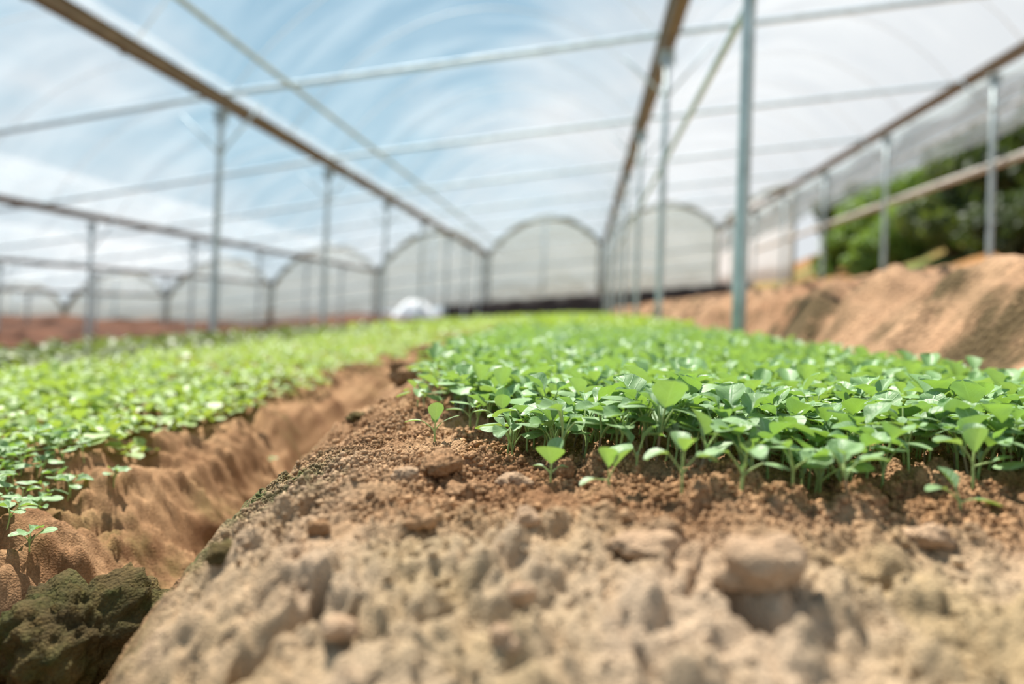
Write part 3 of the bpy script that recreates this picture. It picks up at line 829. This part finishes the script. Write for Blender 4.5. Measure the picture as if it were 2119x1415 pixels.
gutter('a', 4, 27.7, 'brown roof gutter running along the wooded hill side')
gutter('b', 1.2, 27.7, 'steep dark roof gutter above the earth bank and main bed')
gutter('c', 2.0, 27.7, 'thick brown roof gutter crossing above the neighbouring bright green bed')
gutter('d', 5, 27.7, 'brown roof gutter above the red earth bank')
gutter('e', 7, 27.7, 'faint roof gutter next beyond the one above the red bank')
gutter('g', 10, 27.7, 'faintest low roof gutter farthest down the slope', w=.13)

for k, y in enumerate(ROWS):
    pts = []
    for xx in np.linspace(-19, 4.95, 50):
        pts.append((xx, y, gut_z(xx)+.10))
    b = MB(); b.tube(pts, .028, 10)
    o = link('tie_pipe', b.mesh('tie_pipe', M_PIPE, True, True))
    rebase(o, W(-19, y, gut_z(-19)))
    tag(o, '%s cross pipe spanning the roof bays, counted from the near end' % ORD[k], 'pipe')

def long_pipe(name, x, z, y0, y1, r, m, label, cat='pipe', sag=0):
    ys = np.linspace(y0, y1, 40)
    b = MB(); b.tube([(x, yy, z-sag*abs(math.sin((yy-y0)/3.15*PI))) for yy in ys], r, 10)
    o = link(name, b.mesh(name, m, True, True)); rebase(o, W(x, y0, z)); return tag(o, label, cat)
long_pipe('purlin_pipe', -3.03, 2.20, 2.5, 27.7, .026, M_PIPE, 'grey lengthwise pipe running beside the thick brown gutter over the green bed')
long_pipe('brace_pipe', .735, 1.50, 3.3, 27.7, .022, M_PIPE, 'grey lengthwise pipe on the bank posts below the steep gutter')
long_pipe('handrail_pipe', 5.02, 1.98, 6, 22, .05, M_RAIL, 'thick pale rail along the posts below the wooded hill')
long_pipe('curtain_wire', 4.98, 2.82, 6, 27.7, .012, M_RAIL, 'upper thin wire along the hill side curtain', 'wire')
long_pipe('curtain_wire', 4.98, 2.62, 6, 27.7, .012, M_RAIL, 'lower thin wire along the hill side curtain', 'wire')

# roof plastic over every bay, carried by hoops
def arch(x0, z0, x1, z1, rise, n=25):
    t = np.linspace(0, 1, n)
    return np.stack([x0+(x1-x0)*t, z0+(z1-z0)*t+rise*(4*t*(1-t))**.9], -1)
BAYS = [('h', 'g'), ('g', 'e'), ('e', 'd'), ('d', 'c'), ('c', 'b'), ('b', 'a')]
BAYNAME = ['bay farthest down the slope', 'second bay down beyond the red bank', 'bay over the red earth bank', 'bay over the dull green crop', 'bay over both green beds', 'bay over the tan earth bank']
for (k0, k1), bn in zip(BAYS, BAYNAME):
    (x0, z0), (x1, z1) = GUT[k0], GUT[k1]
    A = arch(x0+.08, z0+.08, x1-.08, z1+.08, 1.25)
    ys = np.linspace(-1.5, 27.75, 40)
    P = np.stack([np.stack([A[:, 0], np.full(len(A), yy), A[:, 1]], -1) for yy in ys])
    b = MB(); b.grid(P)
    root = bpy.data.objects.new('roof_film', None); col.objects.link(root); root.location = W(x0, -1.5, z0)
    me = b.mesh('plastic_sheet', M_FILM, True, True); me.transform(Matrix.Translation(-root.location)); link('plastic_sheet', me, root)
    for yy in [v+1.55*j for v in [2.45] for j in range(0, 16)]:
        b = MB(); A2 = arch(x0+.08, z0+.08, x1-.08, z1+.08, 1.22, 19)
        b.tube([(p[0], yy, p[1]) for p in A2], .006, 6)
        me = b.mesh('hoop', M_WHITE, True, True); me.transform(Matrix.Translation(-root.location)); link('hoop', me, root)
    tag(root, 'clear arched plastic roof of the '+bn, 'roof film')

# side curtain towards the hill
ys = np.linspace(5.5, 27.7, 60); zz = np.linspace(0, 1, 8)
P = np.stack([np.stack([np.full(8, 5.06)+.03*np.sin(yy*3+zz*4), np.full(8, yy), 3.16-zz*(.80+.02*math.sin(yy*2.1))], -1) for yy in ys])
b = MB(); b.grid(P); o = link('side_curtain', b.mesh('side_curtain', M_CURTAIN, True, True)); rebase(o, W(5.06, 5.5, 2.4))
o.modifiers.new('thick', 'SOLIDIFY').thickness = .004
tag(o, 'translucent plastic curtain hanging along the hill side of the greenhouse', 'curtain')

# far gable walls
YE = 28.
def z_bot(x): return .62+.105*x if x > -8 else .62+.105*(-8)+.13*(x+8)
def gable(x0, z0, x1, z1, y, label, rise=1.22, zb=None, rim=.10, post_=True, m=M_NET):
    root = bpy.data.objects.new('gable_wall', None); col.objects.link(root)
    root.location = W((x0+x1)/2, y, (zb or z_bot)((x0+x1)/2))
    def put(nm, b, mm, sm=True):
        me = b.mesh(nm, mm, sm, True); me.transform(Matrix.Translation(-root.location)); return link(nm, me, root)
    A = arch(x0, z0, x1, z1, rise)
    P = np.stack([np.stack([A[:, 0], np.full(len(A), y), (zb or z_bot)(A[:, 0].mean()) * 0 + np.array([(zb or z_bot)(v) for v in A[:, 0]])*(1-t)+A[:, 1]*t], -1) for t in np.linspace(0, 1, 6)])
    b = MB(); b.grid(P); o = put('net_panel', b, m); o.modifiers.new('thick', 'SOLIDIFY').thickness = .006
    b = MB(); b.tube([(p[0], y-.05, p[1]) for p in A], rim, 8); put('arch_rim', b, M_RIM)
    for f in (0., .5, 1.):
        xx = x0+(x1-x0)*f; zt = float(np.interp(xx, A[:, 0], A[:, 1]))
        b = MB(); b.tube([(xx, y-.06, (zb or z_bot)(xx)-.3), (xx, y-.06, zt)], .05 if f != .5 else .035, 8); put('upright', b, M_RIM if f != .5 else M_PIPE)
    for f in (.35, .68):
        b = MB(); b.tube([(x0, y-.04, (zb or z_bot)(x0)*(1-f)+z0*f), (x1, y-.04, (zb or z_bot)(x1)*(1-f)+z1*f)], .03, 8); put('cross_rail', b, M_PIPE)
    tag(root, label, 'gable wall')
GX = [5.02, .60, -3.80, -8.18, -12.5, -16.9, -21.3, -25.7]
GZ = [3.30, 2.60, 2.12, 1.34, .66, .10, -.5, -1.1]
GN = ['arched net gable at the far end, beside the wooded hill', 'arched net gable at the far end of the main bed', 'arched net gable at the far end of the bright green bed',
      'arched net gable at the far end behind the red bank', 'lower arched net gable, fifth from the hill', 'low arched net gable, sixth from the hill', 'lowest arched net gable, farthest from the hill']
for k in range(7):
    gable(GX[k+1]+.07, GZ[k+1], GX[k]-.07, GZ[k], YE, GN[k])
# white cladding right of the last full gable
A = arch(5.02, 3.30, 9.6, 4.1, 1.2, 25); A = A[A[:, 0] < 7.72]
root = bpy.data.objects.new('gable_wall', None); col.objects.link(root); root.location = W(6.4, YE, 1.1)
b = MB(); b.tube([(p[0], YE-.05, p[1]) for p in A], .10, 8); me = b.mesh('arch_rim', M_RIM, True, True); me.transform(Matrix.Translation(-root.location)); link('arch_rim', me, root)
P = np.stack([np.stack([A[:, 0], np.full(len(A), YE), np.array([z_bot(v) for v in A[:, 0]])*(1-t)+A[:, 1]*t], -1) for t in np.linspace(0, 1, 6)])
b = MB(); b.grid(P); me = b.mesh('plastic_cladding', M_PANEL, True, True); me.transform(Matrix.Translation(-root.location)); o = link('plastic_cladding', me, root); o.modifiers.new('thick', 'SOLIDIFY').thickness = .01
b = MB(); b.tube([(7.72, YE-.05, 1.2), (7.72, YE-.05, float(A[-1, 1]))], .06, 8); me = b.mesh('upright', M_RIM, True, True); me.transform(Matrix.Translation(-root.location)); link('upright', me, root)
tag(root, 'half gable clad in white plastic next to the wooded hill', 'gable wall')

# greenhouses farther away, seen over and through the net
def far_z(x): return -1.6+.07*x
for px, w, apex, lb in [(1160, 105, 572, 'tiny arched greenhouse end seen through the net beyond the main bed'), (1305, 120, 560, 'small arched greenhouse end seen through the net beside the steep gutter'),
                        (1060, 100, 590, 'tiny arched greenhouse end seen through the net next to the white sheeting')]:
    c = at(px, apex, 58); hw = w/F_PX*58/2
    gable(c[0]-hw, c[2]-1.35, c[0]+hw, c[2]-1.0, 58, lb, rise=1.2, zb=far_z, rim=.16)

# black sheet along the foot of the far wall
b = MB(); xs = np.linspace(-5.4, 6.2, 60)
P = np.stack([np.stack([xs, np.full(60, 27.5-.10*j)+.05*np.sin(xs*5+j), np.array([z_bot(v)+.02 for v in xs])-.26*j+.02*np.sin(xs*9)], -1) for j in range(5)])
b.grid(P); o = link('black_sheet', b.mesh('black_sheet', M_BLACK, True, True)); rebase(o, W(0, 27.4, -.4)); o.modifiers.new('thick', 'SOLIDIFY').thickness = .01
tag(o, 'black plastic sheeting along the foot of the far gable walls', 'plastic sheet')
# white sheet heap
c = at(858, 648, 26.5)
r_, a_ = np.meshgrid(np.linspace(0, 1, 14), np.linspace(0, 2*PI, 40))
hx = c[0]+r_*np.cos(a_)*.85; hy = c[1]+r_*np.sin(a_)*.5
hz = c[2]+.62*(1-r_**2.2)+.08*np.sin(a_*5)*r_*(1-r_)*3-.15
b = MB(); b.grid(np.stack([hx, hy, hz], -1)); o = link('white_tarpaulin', b.mesh('white_tarpaulin', M_WHITE, True, True)); rebase(o, W(c[0], c[1], c[2]-.15))
tag(o, 'heap of white plastic sheeting in front of the far gable walls', 'tarpaulin')

# ------------------------------------------------------------------ wooded hill
M_HILL = soil_mat('orange hill soil', (.16, .075, .03), (.30, .15, .05), CRUST, moss_shade=(.10, .16, .04), scale=.02, bump=.3)
X_, Y_ = np.meshgrid(np.linspace(5.6, 40, 70), np.linspace(6, 85, 90))
Zh = np.interp(X_, [5.6, 7, 9, 13, 20, 40], [.7, .95, 1.7, 3.6, 6.0, 9.])+.35*fbm(X_*.25, Y_*.25, 4)*sstep(6, 9, X_)-np.clip(Y_-40, 0, 50)*.03
b = MB(); b.grid(np.stack([X_, Y_, Zh+SY*Y_], -1)); me = b.mesh('hill_terrain', M_HILL)
mo = (sstep(-.1, .2, fbm(X_*.3+5, Y_*.3, 3))*sstep(12, 18, Y_)).ravel().astype(np.float32)
a = me.attributes.new('moss_shade', 'FLOAT', 'POINT'); a.data.foreach_set('value', mo)
tag(link('hill_terrain', me), 'wooded orange earth hillside beyond the side curtain', 'hill', kind='structure')
def hill_z(x, y):
    return float(np.interp(x, [5.6, 7, 9, 13, 20, 40], [.7, .95, 1.7, 3.6, 6.0, 9.])-max(y-40, 0)*.03)

def tree_mat(name, top, trans):
    return leaf_mat(name, top, tuple(v*.8 for v in top), trans, .3, True, .6)
M_T1 = tree_mat('dark tree green', (.045, .075, .022), (.10, .16, .02))
M_T2 = tree_mat('fresh shrub green', (.17, .29, .06), (.34, .50, .05))
M_T3 = tree_mat('olive tree green', (.09, .13, .035), (.18, .25, .03))
def tree(x, y, h, w, m, label, lobes=9, n=2600, low=.25, leaf=.14, cat='tree'):
    z0 = hill_z(x, y)
    root = bpy.data.objects.new('tree' if cat == 'tree' else 'shrub', None); col.objects.link(root); root.location = W(x, y, z0)
    b = MB()
    b.tube([(0, 0, -.4), (.05*w, 0, h*.3), (0, .03*w, h*.7)], [w*.06+.03, w*.045+.02, .02], 9)
    for k in range(5):
        a = k*1.3; b.tube([(.03*w, 0, h*(.3+.08*k)), (math.cos(a)*w*.35, math.sin(a)*w*.35, h*(.5+.08*k))], [w*.025+.01, .01], 6)
    link('trunk' if cat == 'tree' else 'stem', b.mesh('trunk', M_BARK), root)
    c = []
    for k in range(lobes):
        a = rng.uniform(0, 6.28); rr = w*.33*math.sqrt(rng.random()); c.append((rr*math.cos(a), rr*math.sin(a), h*(low+.12+(.86-low-.12)*rng.random()), w*rng.uniform(.17, .27)))
    c = np.array(c); idx = rng.integers(0, lobes, n)
    d = rng.standard_normal((n, 3)); d /= np.linalg.norm(d, axis=1)[:, None]
    P = c[idx, :3]+d*(c[idx, 3]*rng.uniform(.65, 1.08, n))[:, None]*np.array([1, 1, .85])
    nrm = d+.6*rng.standard_normal((n, 3)); nrm /= np.linalg.norm(nrm, axis=1)[:, None]
    e1 = np.cross(nrm, rng.standard_normal((n, 3))); e1 /= np.linalg.norm(e1, axis=1)[:, None]; e2 = np.cross(nrm, e1)
    s = leaf*rng.uniform(.6, 1.3, n)[:, None]
    V = np.stack([P-e1*s, P-e2*s*.5+nrm*s*.12, P+e1*s, P+e2*s*.5+nrm*s*.12], 1).reshape(-1, 3)
    me = mesh_np('foliage', V, np.arange(n*4).reshape(n, 4), None, [m], False)
    link('foliage', me, root)
    tag(root, label, cat)
for spec in [
    (8.3, 12.4, 2.5, 2.6, M_T1, 'dark overhanging tree nearest the camera on the hill, behind the first hill post', 14, 4200, .05),
    (11.2, 13.4, 3.4, 2.9, M_T1, 'tall dark tree above the nearest one on the hillside', 12, 3800, .05),
    (8.7, 15.4, 2.6, 2.5, M_T1, 'dark tree behind the pale rail, between two hill posts', 14, 4200, .0),
    (8.7, 18.3, 2.5, 2.4, M_T3, 'olive green tree behind the second hill post', 14, 4000, .0),
    (8.8, 21.4, 2.7, 2.5, M_T2, 'bright green shrubby tree beyond the second hill post', 14, 3600, .0),
    (8.9, 24.6, 2.8, 2.5, M_T2, 'leafy light green tree before the white clad half gable', 14, 3600, .0),
    (10.6, 28.6, 3.2, 2.8, M_T3, 'olive tree rising beside the white clad half gable', 12, 3200, .0),
    (11.8, 23.6, 3.0, 2.9, M_T3, 'round olive tree higher up behind the bright green one', 12, 3200, .05),
    (11.9, 18.6, 3.0, 3.2, M_T1, 'dark spreading tree on the hill top line', 12, 3200, .05),
    (13.2, 31.5, 3.2, 3.6, M_T1, 'dark tree at the far end of the hill', 12, 3000, .05)]:
    tree(*spec)
tree(7.3, 19.9, 1.0, 1.1, M_T2, 'fresh green shrub at the foot of the hill behind the rail', 9, 2200, .0, .11, 'shrub')
tree(7.35, 10.7, 1.25, 1.5, M_T1, 'low dark bush before the nearest dark tree on the hill', 9, 2200, .0, .11, 'shrub')
tree(7.6, 13.9, 1.2, 1.3, M_T1, 'low dark bush between the first and second hill posts', 9, 2200, .0, .11, 'shrub')
tree(8.75, 26.9, 2.9, 1.8, M_T3, 'narrow olive tree right against the edge of the white clad half gable', 12, 2600, .0)
tree(8.0, 24.9, 1.1, 1.0, M_T2, 'small green shrub close to the white clad half gable', 9, 1800, .0, .11, 'shrub')

# ------------------------------------------------------------------ sky, sun, camera
w = bpy.data.worlds.new('sky'); scene.world = w; w.use_nodes = True
nt = w.node_tree; nt.nodes.clear()
out = nt.nodes.new('ShaderNodeOutputWorld'); bg = nt.nodes.new('ShaderNodeBackground')
tc = nt.nodes.new('ShaderNodeTexCoord').outputs['Generated']
mp = N(nt, 'ShaderNodeMapping'); mp.inputs['Scale'].default_value = (1, 1, 2.2); nt.links.new(tc, mp.inputs[0])
cl = N(nt, 'ShaderNodeTexNoise', Scale=2.6, Detail=7, Roughness=.55); nt.links.new(mp.outputs[0], cl.inputs['Vector'])
sep = N(nt, 'ShaderNodeSeparateXYZ'); nt.links.new(tc, sep.inputs[0])
# more cloud towards the sun, low down and to the hill side
m1 = N(nt, 'ShaderNodeMath', operation='MULTIPLY_ADD'); nt.links.new(sep.outputs['X'], m1.inputs[0]); m1.inputs[1].default_value = .75; nt.links.new(cl.outputs[0], m1.inputs[2])
m2 = N(nt, 'ShaderNodeMath', operation='MULTIPLY_ADD'); nt.links.new(sep.outputs['Z'], m2.inputs[0]); m2.inputs[1].default_value = -.5; nt.links.new(m1.outputs[0], m2.inputs[2])
# a cumulus bank low on the downhill side
vd = ray(110, 330); vd /= np.linalg.norm(vd)
dt = N(nt, 'ShaderNodeVectorMath', operation='DOT_PRODUCT'); nt.links.new(tc, dt.inputs[0]); dt.inputs[1].default_value = tuple(vd)
bl = ramp(nt, dt.outputs['Value'], (.968, 0.), (.996, .40))
m3 = N(nt, 'ShaderNodeMath', operation='ADD'); nt.links.new(m2.outputs[0], m3.inputs[0]); nt.links.new(bl, m3.inputs[1])
m4 = N(nt, 'ShaderNodeMath', operation='ADD'); nt.links.new(m3.outputs[0], m4.inputs[0]); m4.inputs[1].default_value = .25
cm = ramp(nt, m4.outputs[0], (.42, 0.), (.73, 1.))
blue = ramp(nt, sep.outputs['Z'], (.0, (.78, .90, .96)), (.25, (.42, .70, .88)), (.9, (.18, .40, .68)))
c = mixc(nt, cm, blue, (.98, 1.03, 1.07))
nt.links.new(c, bg.inputs[0]); bg.inputs[1].default_value = .78
nt.links.new(bg.outputs[0], out.inputs[0])

sun = bpy.data.lights.new('sun', 'SUN'); sun.energy = 11.0; sun.angle = math.radians(.9); sun.color = (1, .95, .86)
so = bpy.data.objects.new('sun', sun); col.objects.link(so)
az, el = math.radians(36), math.radians(61)   # azimuth left of the bed direction
sd = Vector((-math.sin(az)*math.cos(el), math.cos(az)*math.cos(el), math.sin(el)))
so.rotation_euler = sd.to_track_quat('Z', 'Y').to_euler(); so.location = sd*20

cam = bpy.data.cameras.new('camera'); co = bpy.data.objects.new('camera', cam); col.objects.link(co)
M = Matrix(((CR[0], CU[0], -CF[0], 0), (CR[1], CU[1], -CF[1], 0), (CR[2], CU[2], -CF[2], 0), (0, 0, 0, 1)))
co.matrix_world = M
cam.sensor_width = 36; cam.lens = 36*F_PX/2119; cam.clip_start = .02; cam.clip_end = 500
cam.dof.use_dof = True; cam.dof.focus_distance = .80; cam.dof.aperture_fstop = 1.9
scene.camera = co
scene.view_settings.view_transform = 'Standard'; scene.view_settings.look = 'None'
scene.view_settings.exposure = .03; scene.view_settings.gamma = 1
scene.cycles.max_bounces = 8; scene.cycles.transparent_max_bounces = 24
